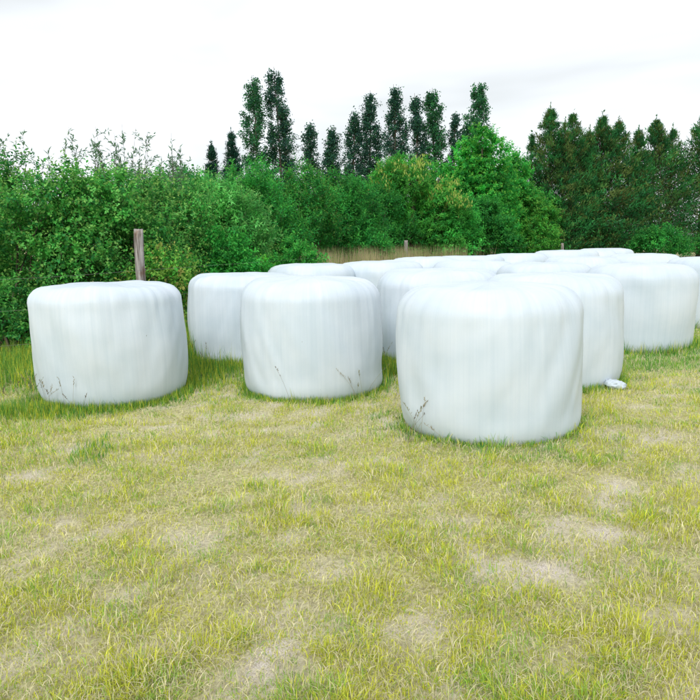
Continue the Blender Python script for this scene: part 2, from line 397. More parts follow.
# ------------------------------------------------------------------ fence posts and wire
def build_post(x, y, h, rad, seed, tilt, label):
    r = rng_(seed); n = 28; zs = np.concatenate([[-0.12], np.linspace(0, h, 34)])
    th = np.arange(n) * 2 * pi / n; V = []
    for z in zs:
        rr = rad * (1.04 - 0.09 * z / h) * (1 + (fbm(np.cos(th) * 1.5 + seed + 9, np.sin(th) * 1.5 + z * 1.7 + 9, 2) - .5) * 0.22
                                             + (fbm(np.cos(th) * 7 + seed + 30, np.sin(th) * 7 + z * .6 + 30, 2) - .5) * 0.16)
        zz = z + (fbm(np.cos(th) * 3 + 60, np.sin(th) * 3 + 60, 2) - .5) * 0.05 * (z > h * 0.985)
        V.append(np.stack([rr * np.cos(th) + math.sin(tilt) * z + 0.012 * math.sin(z * 3), rr * np.sin(th), zz + 0 * th], 1))
    m = len(V); V.append(np.array([[math.sin(tilt) * h, 0, h + 0.006]]))
    V = np.concatenate(V); T = []
    for i in range(m - 1):
        for j in range(n):
            k = (j + 1) % n; a, b, c, d = i * n + j, i * n + k, (i + 1) * n + k, (i + 1) * n + j
            T += [(a, b, c), (a, c, d)]
    T += [((m - 1) * n + j, (m - 1) * n + (j + 1) % n, m * n) for j in range(n)]
    e = empty('fence_post', (x, y, gh(x, y)))
    obj('post', np_mesh('post', V, np.array(T), smooth=True), M_POST, e)
    for wh in (0.45, 0.88, 1.27):
        if wh < h - 0.05:
            g = Geo(); a = np.linspace(0, pi, 7)
            zc = wh; tube(g, np.stack([rad * 1.02 + 0.012 * np.sin(a) + math.sin(tilt) * zc, -rad * 0.5 - 0 * a, zc + 0.012 * np.cos(a)], 1), 0.0022, (0.3, 0.3, 0.3), 5)
            obj('staple', g.mesh('staple'), M_WIRE, e)
    tag(e, label, 'fence post', 'wooden posts of the field fence')
POSTS = [(-2.80, 9.15, 1.80, 0.062), (2.35, 28.0, 1.58, 0.075), (11.2, 36.0, 1.27, 0.07), (-5.9, 7.7, 1.7, 0.06)]
build_post(*POSTS[0], 3, radians(1.3), 'weathered grey wooden fence post behind the left bale, against the hedge')
build_post(*POSTS[1], 8, radians(0.8), 'small grey fence post beside the dry brown grass, far behind the bales')
build_post(*POSTS[2], 12, radians(1.0), 'thin pale far fence post in front of the dark conifers')
def build_wire():
    e = empty('fence_wire', (POSTS[0][0], POSTS[0][1], gh(POSTS[0][0], POSTS[0][1])))
    order = [POSTS[3], POSTS[0], POSTS[1], POSTS[2]]
    for wh in (0.45, 0.88, 1.27):
        g = Geo(); pts = []
        for a, b in zip(order[:-1], order[1:]):
            for t in np.linspace(0, 1, 14)[:-1]:
                px, py = a[0] + (b[0] - a[0]) * t + 0.065, a[1] + (b[1] - a[1]) * t - 0.05
                z0 = gh(a[0], a[1]) * (1 - t) + gh(b[0], b[1]) * t
                pts.append((px, py, z0 + min(wh, 1.18 if b is POSTS[2] and wh > 1 else wh) - 0.05 * math.sin(pi * t)))
        pts = np.array(pts) - np.array(e.location)
        tube(g, pts, 0.0012, (0.3, 0.3, 0.3), 5)
        obj('wire_strand', g.mesh('wire_strand', True), M_WIRE, e)
    tag(e, 'thin rusty grey fence wires strung from the wooden post along the hedge', 'fence wire')
build_wire()

# crumpled scrap of white film on the grass at the foot of the right-hand bale
def build_scrap():
    r = rng_(5); n, m = 26, 16; th = np.arange(n) * 2 * pi / n; V = []
    for i in range(m):
        ph = -pi / 2 + pi * i / (m - 1)
        f = 1 + (np.abs(fbm(np.cos(th) * 3 + 9 + i * .35, np.sin(th) * 3 + 4 + i * .3, 3) - .5) * -1.5)
        V.append(np.stack([0.13 * math.cos(ph) * f * np.cos(th), 0.085 * math.cos(ph) * f * np.sin(th), 0.05 + 0.062 * math.sin(ph) * f], 1))
    V = np.concatenate(V); T = []
    for i in range(m - 1):
        for j in range(n):
            k = (j + 1) % n; a, b, c, d = i * n + j, i * n + k, (i + 1) * n + k, (i + 1) * n + j
            T += [(a, b, c), (a, c, d)]
    me = np_mesh('film_scrap', V, np.array(T)); me.uv_layers.new(name='UVMap')
    o = obj('film_scrap', me, M_FILM, loc=(2.78, 7.02, gh(2.78, 7.02) + 0.0)); o.rotation_euler = (0.1, 0.1, -0.5)
    tag(o, 'small crumpled white scrap of film lying at the foot of the right bale', 'film scrap')
build_scrap()

# ------------------------------------------------------------------ bushes and broadleaved trees
def palette(cols, r, n):
    cols = np.array(cols); i = r.integers(0, len(cols), n); return cols[i]
PAL_BRAMBLE = [(0.040, 0.125, 0.030), (0.055, 0.150, 0.035), (0.030, 0.100, 0.034), (0.085, 0.190, 0.045), (0.13, 0.22, 0.07)]
PAL_WILLOW = [(0.060, 0.150, 0.040), (0.085, 0.185, 0.05), (0.12, 0.22, 0.08), (0.045, 0.120, 0.035)]
PAL_MID = [(0.030, 0.125, 0.035), (0.040, 0.150, 0.038), (0.055, 0.165, 0.035), (0.025, 0.100, 0.03)]
PAL_BRIGHT = [(0.045, 0.190, 0.045), (0.060, 0.220, 0.05), (0.085, 0.240, 0.055), (0.035, 0.150, 0.04)]
PAL_LIME = [(0.070, 0.210, 0.035), (0.11, 0.26, 0.04), (0.05, 0.16, 0.035)]
PAL_ASH = [(0.060, 0.170, 0.035), (0.085, 0.200, 0.04), (0.045, 0.14, 0.035), (0.10, 0.20, 0.04)]
PAL_POPLAR = [(0.020, 0.062, 0.050), (0.028, 0.078, 0.055), (0.016, 0.050, 0.046), (0.035, 0.105, 0.055)]

def lobes_for(r, rx, ry, h, n, top_bias=0.0, size=(0.34, 0.52), base=0.12):
    out = []
    for i in range(n):
        for _ in range(30):
            p = r.uniform(-1, 1, 3); q = np.linalg.norm(p)
            if 0.35 < q < 1: break
        z = base * h + (h * (1 - base)) * (0.5 + 0.5 * p[2])
        tz = z / h; taper = 1 - 0.45 * tz ** 2.2 - top_bias * tz
        s = r.uniform(*size)
        out.append((p[0] * rx * 0.82 * taper, p[1] * ry * 0.82 * taper, min(z, h * (1 - s * 0.42)), rx * s, ry * s, h * s * 0.46))
    return np.array(out)

def crown(seed, lobes, n_twig, per, ll, lw, tl, pal, tipcol=None, tipmix=0.5, up=0.45, out=0.7, rnd=0.55, droop=0.0, extra=None, toward=(0, -1, 0.15), hcol=None, relief=1.35):
    """leafy shoots on the surface of a set of lobes; returns foliage and twig geometry"""
    r = rng_(seed); g = Geo(); gt = Geo()
    area = (lobes[:, 3] * lobes[:, 5]) ** 1.0; pr = area / area.sum()
    k = r.choice(len(lobes), n_twig, p=pr); lb = lobes[k]
    o = norm(r.normal(size=(n_twig, 3)))
    tw = np.array(toward); facing = o @ (tw / np.linalg.norm(tw))
    keep = (facing > -0.35) | (r.random(n_twig) < 0.3)
    rad = np.where(r.random(n_twig) < 0.8, r.uniform(0.82, 1.04, n_twig), r.uniform(0.4, 0.85, n_twig))
    P = lb[:, :3] + o * lb[:, 3:6] * rad[:, None]
    ext = max(np.ptp(lobes[:, 0]), 1.0)                 # hollows and bulges in the outline of the foliage
    q3 = 2.4 / (0.35 + 0.22 * ext)
    hol = fbm(P[:, 0] * q3 + seed * 1.7, P[:, 2] * q3 * 1.25 + P[:, 1] * q3 * 0.6 + seed, 2)
    P = P - o * (np.clip(0.62 - hol, 0, 1) * (0.5 + 0.42 * ext))[:, None] * relief
    inside = np.zeros(n_twig, int)
    for q in lobes: inside += (np.sum(((P - q[:3]) / q[3:6]) ** 2, 1) < 0.5)
    keep &= (inside <= 1) | (r.random(n_twig) < 0.2)
    keep &= P[:, 2] > 0.03
    P, o, k = P[keep], o[keep], k[keep]
    if extra is not None:
        P = np.concatenate([P, extra[0]]); o = np.concatenate([o, extra[1]]); k = np.concatenate([k, np.full(len(extra[0]), -1)])
    n = len(P)
    D = norm(o * out + np.array([0, 0, up]) + r.normal(size=(n, 3)) * rnd * 0.6)
    tlen = tl * 0.72 * r.uniform(0.5, 1.5, n)
    base = palette(pal, r, n) * np.array([1.3, 2.35, 1.75])
    lobet = r.uniform(0.72, 1.3, len(lobes) + 1)
    base = base * lobet[k][:, None] * (0.75 + 0.5 * fbm(P[:, :1] * 1.1 + 9, P[:, 2:] * 1.3 + seed, 2)) * r.uniform(0.82, 1.18, (n, 1))
    w3 = slice(0, None, 3)
    add_twigs(gt, (P - D * tlen[:, None] * 0.2)[w3], D[w3], (tlen * 1.1)[w3], np.full(len(P[w3]), max(0.0022, tl * 0.008)), np.array((0.07, 0.055, 0.03)))
    u = norm(np.cross(D, r.normal(size=(n, 3)))); w = np.cross(D, u)
    for j in range(per):
        f = (j + r.random(n) * 0.6) / per
        ang = j * 2.4 + r.uniform(-.5, .5, n)
        lat = np.cos(ang)[:, None] * u + np.sin(ang)[:, None] * w
        pos = P + D * (tlen * f)[:, None] - np.array([0, 0, 1.0]) * (droop * tlen * f ** 2)[:, None]
        dr = norm(D * 0.55 + lat * 0.8 + r.normal(size=(n, 3)) * 0.25 - np.array([0, 0, droop * 0.8]))
        nn = np.array([0, 0, 0.8]) + o * 0.6 + r.normal(size=(n, 3)) * 0.38
        s = ll * r.uniform(0.6, 1.25, n) * (1 - 0.25 * f)
        c = base * r.uniform(0.8, 1.2, (n, 1))
        if tipcol is not None:
            t = (tipmix * sstep(0.45, 1.0, f) * (r.random(n) < 0.75))[:, None]
            c = c * (1 - t) + np.array(tipcol) * np.array([1.15, 1.5, 0.8]) * t
        add_leaves(g, pos, dr, nn, s, s * lw * r.uniform(0.8, 1.2, n), c)
    return g, gt, r

def stems(gt, lobes, r, rb, n=None, single=False, col_=(0.08, 0.06, 0.045)):
    """curved stems from the ground to the lobes"""
    for i, q in enumerate(lobes[:n] if n else lobes):
        tgt = q[:3] * np.array([0.9, 0.9, 1.0]); b = np.array([0, 0, -0.05]) if single else np.array([r.uniform(-.35, .35), r.uniform(-.3, .3), -0.05])
        if single: b = np.array([0, 0, tgt[2] * r.uniform(0.2, 0.5)])
        m = (b + tgt) / 2 + np.array([r.uniform(-.15, .15), r.uniform(-.15, .15), 0.18 * np.linalg.norm(tgt - b)]) * 0.6
        t = np.linspace(0, 1, 7)[:, None]
        pts = (1 - t) ** 2 * b + 2 * t * (1 - t) * m + t ** 2 * tgt
        tube(gt, pts, rb * (1 - 0.8 * t[:, 0]), col_, 5)

def bush(name, label, x, y, rx, ry, h, seed, pal, n_twig, per_, ll, lw, tl, nl=16, group=None, cat='bush', mat=None, size=(0.20, 0.40), top_bias=0.0, base=0.06, **kw):
    r = rng_(seed + 900); lobes = lobes_for(r, rx, ry, h, int(nl * 2.1), top_bias, size, base)
    g, gt, r2 = crown(seed, lobes, int(n_twig * 1.12), max(7, per_ - 3), ll * 1.1, lw, tl, pal, **kw)
    stems(gt, lobes, r2, 0.03, min(8, nl))
    e = empty(name, (x, y, gh(x, y)))
    obj('foliage', g.mesh('foliage'), mat or M_LEAF, e)
    tag(obj('stems', gt.mesh('stems'), M_BARK, e), kind='stuff')
    tag(e, label, cat, group)
    return e
HG = 'bushes of the hedge behind the fence'
TIP = (0.36, 0.40, 0.18)
bush('hedge_bush', 'dense bramble bush at far left behind the left bale, reaching the frame edge', -5.65, 11.6, 1.9, 1.2, 3.05, 21, PAL_BRAMBLE, 5600, 11, 0.068, 0.62, 0.34, 20, HG, tipcol=TIP, tipmix=0.5)
bush('hedge_bush', 'dense round-leaved bush right behind the weathered fence post', -4.25, 12.0, 1.45, 1.15, 2.9, 22, PAL_BRAMBLE, 6000, 11, 0.068, 0.62, 0.34, 20, HG, tipcol=TIP, tipmix=0.55)
bush('hedge_bush', 'tall leafy bush right of the fence post with pale tips on its crown', -3.45, 13.4, 1.35, 1.2, 2.9, 23, PAL_BRAMBLE, 5400, 11, 0.070, 0.55, 0.36, 18, HG, tipcol=TIP, tipmix=0.6)
bush('willow_bush', 'grey-green spreading willow bush sloping down to the right behind the half-hidden bale', -2.95, 15.0, 1.6, 1.2, 2.9, 24, PAL_WILLOW, 3600, 13, 0.11, 0.32, 0.42, 16, HG, tipcol=(0.24, 0.32, 0.17), tipmix=0.55, out=0.85, up=0.3)
bush('hedge_bush', 'tall bush in the rear of the hedge at the left edge of the picture', -8.0, 15.5, 2.4, 1.3, 3.5, 25, PAL_BRAMBLE, 2600, 10, 0.11, 0.55, 0.42, 16, HG, tipcol=TIP, tipmix=0.4)
bush('hedge_bush', 'rear hedge bush under the sparse shoots, left of the fence post', -5.5, 16.2, 1.7, 1.2, 3.3, 26, PAL_BRAMBLE, 2600, 10, 0.11, 0.5, 0.42, 16, HG, tipcol=TIP, tipmix=0.4)
bush('hedge_bush', 'rear hedge bush below the small dark conifers', -4.3, 18.5, 2.0, 1.2, 3.4, 27, PAL_MID, 2600, 10, 0.12, 0.5, 0.45, 16, HG, tipcol=TIP, tipmix=0.35)
# low growth along the fence
bush('fence_weeds', 'mixed low brambles and yellowing weeds right of the weathered post', -2.95, 11.2, 0.8, 0.5, 1.6, 31, [(0.06, 0.16, 0.03), (0.12, 0.2, 0.04), (0.20, 0.20, 0.05), (0.05, 0.13, 0.03), (0.24, 0.14, 0.05)], 1300, 10, 0.075, 0.5, 0.3, 12, 'low plants along the fence', 'weeds', tipcol=(0.30, 0.30, 0.09))
bush('fence_weeds', 'low dark brambles under the hedge at the far left edge', -5.3, 10.3, 1.1, 0.5, 1.15, 36, PAL_BRAMBLE, 1500, 10, 0.07, 0.55, 0.28, 12, 'low plants along the fence', 'weeds', tipcol=(0.22, 0.30, 0.10))
bush('small_bush', 'small bright green bush behind the half-hidden bale', -2.25, 13.3, 0.75, 0.6, 1.85, 32, PAL_BRIGHT, 1500, 11, 0.08, 0.5, 0.28, 12, 'low plants along the fence', tipcol=(0.12, 0.30, 0.07))
bush('small_bush', 'tiny yellow-green bush poking up right beside the back-row bale', -1.75, 13.6, 0.45, 0.4, 1.35, 33, PAL_LIME, 700, 9, 0.07, 0.5, 0.2, 8, 'low plants along the fence', tipcol=(0.26, 0.33, 0.07))
bush('small_bush', 'low fresh green bush left of the dry brown grass strip', -1.25, 17.2, 0.85, 0.7, 1.62, 34, PAL_BRIGHT, 1500, 10, 0.085, 0.5, 0.28, 12, 'low plants along the fence', tipcol=(0.16, 0.32, 0.08))
bush('fence_weeds', 'scrubby dark weeds between the willow bush and the low green bush', -2.3, 17.5, 1.2, 0.7, 1.7, 35, [(0.05, 0.14, 0.03), (0.08, 0.17, 0.04), (0.12, 0.16, 0.05)], 1400, 10, 0.085, 0.4, 0.32, 12, 'low plants along the fence', 'weeds', tipcol=(0.22, 0.27, 0.09))
# middle of the hedge
kw = dict(out=0.5, up=0.8, rnd=0.7, top_bias=0.22)
bush('hedge_bush', 'feathery green bush below the twin poplar', -3.05, 22.5, 2.1, 1.4, 4.0, 41, PAL_MID, 5000, 11, 0.13, 0.34, 0.55, 18, HG, tipcol=(0.13, 0.22, 0.05), **kw)
bush('hedge_bush', 'feathery green bush with a rusty tinged crown, left of the smallest poplars', -1.6, 24.5, 2.1, 1.4, 4.2, 42, PAL_MID, 5000, 11, 0.13, 0.34, 0.55, 18, HG, tipcol=(0.20, 0.17, 0.06), **kw)
bush('hedge_bush', 'plain mid-green bush below the smallest poplars', -0.1, 27.0, 2.3, 1.4, 4.1, 43, PAL_MID, 5000, 11, 0.14, 0.34, 0.55, 18, HG, tipcol=(0.10, 0.20, 0.05), **kw)
bush('hedge_bush', 'dark green bush at the left foot of the yellow-tasselled tree', 1.25, 30.5, 2.2, 1.4, 4.1, 44, PAL_MID, 4600, 11, 0.14, 0.36, 0.55, 16, HG, tipcol=(0.09, 0.19, 0.05), **kw)
bush('hedge_bush', 'leafy shrub at the right foot of the yellow-tasselled tree', 4.7, 32.5, 2.3, 1.4, 3.5, 45, PAL_BRIGHT, 3400, 11, 0.15, 0.5, 0.5, 16, HG, tipcol=(0.09, 0.24, 0.06))
bush('hedge_bush', 'leafy shrub in front of the bright green tree', 7.0, 34.5, 2.2, 1.4, 3.4, 46, PAL_MID, 3200, 11, 0.15, 0.5, 0.5, 16, HG, tipcol=(0.10, 0.22, 0.06))
bush('hedge_bush', 'rounded yellow-green bush between the bright tree and the conifers', 10.0, 38.5, 2.0, 1.4, 4.1, 47, PAL_ASH, 3200, 11, 0.16, 0.45, 0.5, 16, HG, tipcol=(0.22, 0.24, 0.06))

# rear row of the hedge, seen only between the bushes in front
for q, (x_, y_, rx_, h_, lb_) in enumerate([(-6.3, 27.0, 2.8, 4.3, 'rear hedge bush showing between the willow bush and the twin poplars'), (-2.6, 31.0, 2.8, 4.3, 'rear hedge bush behind the rusty crowned bush'),
        (0.6, 36.0, 3.0, 4.8, 'rear hedge bush behind the plain mid-green bush'), (5.2, 41.0, 3.0, 4.8, 'rear hedge bush behind the shrub by the tasselled tree'), (11.6, 44.0, 2.6, 4.6, 'rear hedge bush at the foot of the fork-tipped cypress')]):
    bush('hedge_bush', lb_, x_, y_, rx_, 1.3, h_, 200 + q, PAL_MID, 3000, 10, 0.2, 0.42, 0.6, 16, HG, tipcol=(0.09, 0.2, 0.05))
for q, (x_, y_, rx_, h_, lb_) in enumerate([(18.9, 41.5, 2.2, 2.0, 'low scrub at the foot of the cypress right of the forked one'), (23.5, 42.5, 2.4, 2.2, 'low scrub under the cypresses near the right edge')]):
    bush('scrub', lb_, x_, y_, rx_, 1.2, h_, 230 + q, PAL_MID, 1800, 10, 0.16, 0.42, 0.5, 14, 'low scrub under the cypresses', tipcol=(0.08, 0.16, 0.05))
# willow shoots: thin, sparsely leaved whips above the left hedge
def shoot_bush(x, y, spread, h, n, seed, label):
    r = rng_(seed); g = Geo(); gt = Geo()
    for i in range(n):
        b = np.array([r.uniform(-spread, spread) * 0.6, r.uniform(-.4, .4), 0.0])
        hh = h * r.uniform(0.72, 1.0); tip = b + np.array([r.normal() * spread * 0.45, r.normal() * 0.3, hh])
        m = (b + tip) / 2 + np.array([r.normal() * .1, 0, .2]); t = np.linspace(0, 1, 9)[:, None]
        pts = (1 - t) ** 2 * b + 2 * t * (1 - t) * m + t ** 2 * tip
        tube(gt, pts, 0.014 * (1 - 0.85 * t[:, 0]), (0.10, 0.08, 0.06), 4)
        nl = 44; f = r.uniform(0.55, 1.0, nl); P = np.stack([np.interp(f, t[:, 0], pts[:, k]) for k in range(3)], 1)
        D = norm(np.array([0, 0, 0.6]) + r.normal(size=(nl, 3)) * 0.8)
        C = palette([(0.10, 0.22, 0.11), (0.15, 0.28, 0.15), (0.20, 0.32, 0.19)], r, nl)
        add_leaves(g, P, D, np.array([0, 0, 1.]) + r.normal(size=(nl, 3)) * .6, r.uniform(0.08, 0.16, nl), r.uniform(0.02, 0.035, nl), C)
        for s in range(4):
            ff = r.uniform(0.6, 0.95); p0 = np.array([np.interp(ff, t[:, 0], pts[:, k]) for k in range(3)]); d = norm(np.array([r.normal(), r.normal(), 0.9])); ln = r.uniform(0.2, 0.45)
            add_twigs(gt, p0[None], d[None], [ln], [0.005], np.array((0.1, 0.08, 0.06)))
            q = 9; P = p0 + d * (r.uniform(0.2, 1, q) * ln)[:, None]
            add_leaves(g, P, norm(d + r.normal(size=(q, 3)) * .7), np.array([0, 0, 1.]) + r.normal(size=(q, 3)) * .6, r.uniform(0.07, 0.13, q), r.uniform(0.018, 0.03, q), palette([(0.10, 0.22, 0.11), (0.18, 0.30, 0.17)], r, q))
    e = empty('willow_shoots', (x, y, gh(x, y)))
    obj('foliage', g.mesh('foliage'), M_LEAF, e); obj('stems', gt.mesh('stems'), M_BARK, e)
    tag(e, label, 'shrub', 'sparse willow shoots above the hedge')
shoot_bush(-4.75, 15.0, 0.8, 4.2, 28, 51, 'tall sparse willow shoots standing out of the hedge above the fence post')
shoot_bush(-4.0, 16.5, 0.55, 4.15, 18, 52, 'sparse willow shoots against the sky left of the small dark conifers')
shoot_bush(-6.9, 14.6, 0.9, 4.05, 14, 53, 'sparse willow shoots at the far left of the hedge')

def tree(name, label, x, y, rx, ry, h, seed, pal, n_twig, per, ll, lw, tl, nl, cat='tree', group=None, tr=0.13, base=0.1, top_bias=0.0, size=(0.18, 0.36), extra_leaf=None, mat=None, **kw):
    r = rng_(seed + 900); lobes = lobes_for(r, rx, ry, h, int(nl * 2.2), top_bias, size, base)
    lobes = np.vstack([lobes, [0, 0, h * 0.85, rx * 0.42, ry * 0.42, h * 0.15]])
    g, gt, r2 = crown(seed, lobes, n_twig, per, ll, lw, tl, pal, **kw)
    gk = Geo(); t = np.linspace(0, 1, 10)
    tube(gk, np.stack([0.12 * np.sin(t * 4 + seed), 0.1 * np.cos(t * 3) - .1, -0.1 + t * h * 0.88], 1), tr * (1 - 0.9 * t) + 0.012, (0.1, 0.08, 0.06), 9)
    stems(gk, lobes, r2, tr * 0.4, None, True)
    if extra_leaf: extra_leaf(g, lobes, r2)
    e = empty(name, (x, y, gh(x, y)))
    cr = obj('crown', g.mesh('crown'), mat or M_LEAF, e); obj('trunk', gk.mesh('trunk', True), M_BARK, e); obj('twigs', gt.mesh('twigs'), M_BARK, cr)
    tag(e, label, cat, group)
    return e
def tassels(g, lobes, r):                              # hanging bunches of pale yellow seed keys
    for i in range(480):
        q = lobes[r.integers(len(lobes))]; o = norm(r.normal(size=3) + np.array([0, -0.5, 0.35])); P = q[:3] + o * q[3:6] * 1.06
        if P[2] < 2.7 or r.random() > (P[2] - 1.6) / 3.4: continue
        n = 12; PP = P + r.normal(size=(n, 3)) * [0.09, 0.09, 0.14]
        add_leaves(g, PP, np.array([0, 0, -1.]) + r.normal(size=(n, 3)) * .3, r.normal(size=(n, 3)) + o, r.uniform(.12, .22, n), r.uniform(.045, .07, n), palette([(0.44, 0.56, 0.12), (0.52, 0.60, 0.17), (0.34, 0.50, 0.10)], r, n))
tree('ash_tree', 'broad tree hung with pale yellow seed tassels, beside the small grey fence post', 2.9, 32.0, 3.0, 1.9, 5.2, 61, PAL_ASH, 6500, 11, 0.19, 0.3, 0.55, 20, extra_leaf=tassels, out=0.7, up=0.35, droop=0.25)
tree('maple_tree', 'tall bright green leafy tree, highest of the broadleaved trees', 7.1, 37.0, 2.3, 1.8, 7.2, 62, PAL_BRIGHT, 6000, 11, 0.19, 0.55, 0.5, 26, tipcol=(0.20, 0.32, 0.06), tipmix=0.6, top_bias=0.15)
tree('maple_tree', 'narrower green tree between the tallest leafy tree and the dark conifers', 9.3, 38.8, 1.6, 1.3, 6.3, 63, PAL_BRIGHT, 4200, 11, 0.19, 0.45, 0.5, 18, tipcol=(0.18, 0.27, 0.06), tipmix=0.5, up=0.8)
tree('hedge_tree', 'bushy green tree rising left of the bright green leafy tree', 5.0, 37.5, 1.3, 1.2, 5.6, 64, PAL_BRIGHT, 2600, 11, 0.18, 0.45, 0.5, 14, tipcol=(0.20, 0.28, 0.06), tipmix=0.5)

# ------------------------------------------------------------------ conifers
def conifer(name, label, x, y, rad, h, seed, leaders, n_br, spray=0.25, pal=None, group=None, shape=1.6, per=54):
    r = rng_(seed); g = Geo(); gk = Geo()
    pal = pal or [(0.034, 0.190, 0.055), (0.050, 0.230, 0.060), (0.095, 0.215, 0.055), (0.130, 0.190, 0.055), (0.028, 0.140, 0.048)]
    for (lx, ly, lh, share, lr) in leaders:
        H = h * lh; t = np.linspace(0, 1, 12)
        tube(gk, np.stack([lx * sstep(0, .5, t), ly * sstep(0, .5, t), -0.1 + t * (H + .1)], 1), 0.16 * (1 - t) + 0.012, (0.09, 0.06, 0.045), 7)
        n = int(n_br * share)
        z = H * (0.02 + 0.97 * r.random(n) ** 0.95); tz = z / H
        L_ = lr * rad * (1 - tz ** shape) * np.clip(r.normal(0.92, 0.16, n), 0.5, 1.35) + 0.10
        az = r.uniform(0, 2 * pi, n)
        back = np.sin(az) > 0.35; kp = ~back | (r.random(n) < 0.4)
        z, tz, L_, az = z[kp], tz[kp], L_[kp], az[kp]; n = len(z)
        rise = 0.28 + 0.75 * tz ** 2 + r.normal(size=n) * 0.16
        d = np.stack([np.cos(az), np.sin(az), rise], 1); d = norm(d)
        org = np.stack([np.full(n, lx) * sstep(0, .5, tz), np.full(n, ly) * sstep(0, .5, tz), z - 0.3 * L_ * rise], 1); org[:, 2] = np.maximum(org[:, 2], 0.1)
        add_twigs(gk, org, d, L_, 0.02 + 0 * z, np.array((0.07, 0.05, 0.035)))
        bc = palette(pal, r, n) * r.uniform(0.6, 1.4, (n, 1)) * (0.55 + 0.9 * fbm(org[:, :1] * 0.6 + az[:, None] * 1.3 + seed, org[:, 2:] * 0.7, 2))
        for j in range(per):                                   # a feathery plume round the outer part of every branch
            f = np.where(r.random(n) < 0.2, r.uniform(0.15, 0.6, n), np.clip(0.80 + 0.22 * r.normal(size=n), 0.15, 1.12))
            sg = (0.07 + 0.11 * L_ * (1.15 - f))[:, None]
            P = org + d * (L_ * f)[:, None] + r.normal(size=(n, 3)) * sg
            D = norm(d * 0.7 + np.array([0, 0, 0.45]) + r.normal(size=(n, 3)) * 0.42)
            ln = spray * r.uniform(0.5, 1.2, n) * (0.6 + 0.4 * np.minimum(1, L_ / 1.2))
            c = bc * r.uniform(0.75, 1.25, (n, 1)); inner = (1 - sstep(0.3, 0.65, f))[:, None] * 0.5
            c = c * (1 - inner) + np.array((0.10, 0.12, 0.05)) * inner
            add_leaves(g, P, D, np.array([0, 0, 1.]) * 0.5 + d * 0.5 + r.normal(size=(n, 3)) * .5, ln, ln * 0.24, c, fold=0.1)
        # leader tip
        q = 26; P = np.stack([np.full(q, lx), np.full(q, ly), H * (1.04 - 0.10 * r.random(q))], 1)
        add_leaves(g, P, np.array([0, 0, 1.]) + r.normal(size=(q, 3)) * .35, r.normal(size=(q, 3)), spray * r.uniform(.5, .9, q), 0.06 + 0 * P[:, 0], palette(pal, r, q))
    e = empty(name, (x, y, gh(x, y)))
    obj('crown', g.mesh('crown'), M_CONIFER, e); obj('trunk', gk.mesh('trunk'), M_BARK, e)
    tag(e, label, 'conifer', group)
CG = 'dark conifers at the end of the hedge'
conifer('conifer', 'dark cypress with a forked tip, next to the bright green tree', 13.9, 46.0, 3.4, 9.7, 71, [(-0.6, 0, 1.0, 0.4, 0.85), (0.95, 0.2, 0.965, 0.35, 0.85), (-1.7, 0.3, 0.84, 0.15, 0.5), (2.0, 0, 0.86, 0.15, 0.5), (0.2, -0.6, 0.9, 0.15, 0.6)], 1200, group=CG)
conifer('conifer', 'dark cypress right of the fork-tipped cypress', 17.6, 47.0, 3.5, 9.4, 72, [(-0.5, 0, 1.0, 0.45, 0.9), (0.7, 0.3, 0.965, 0.35, 0.85), (-1.7, 0, 0.87, 0.2, 0.55), (2.0, 0.2, 0.9, 0.25, 0.6)], 1200, group=CG)
conifer('conifer', 'dark cypress second from the right edge', 21.3, 48.5, 3.6, 9.3, 73, [(0, 0, 1.0, 0.65, 0.95), (1.3, 0.3, 0.94, 0.35, 0.8)], 760, group=CG)
conifer('conifer', 'dark cypress cut by the right edge of the picture', 25.0, 49.0, 3.0, 10.0, 74, [(0, 0, 1.0, 1.0, 1.0)], 640, group=CG)
SC = 'small dark conifers behind the hedge'; SP = [(0.020, 0.085, 0.055), (0.026, 0.105, 0.062), (0.016, 0.070, 0.05)]
conifer('spruce_tree', 'small pointed dark conifer, right one of the pair behind the hedge', -7.45, 46.0, 1.7, 8.6, 75, [(0, 0, 1.0, 1.0, 1.0)], 360, 0.3, SP, SC, 1.05, 34)
conifer('spruce_tree', 'blunt dark conifer, left one of the pair behind the hedge', -8.9, 46.5, 1.5, 7.9, 76, [(0, 0, 1.0, 1.0, 1.0)], 360, 0.3, SP, SC, 1.05, 34)

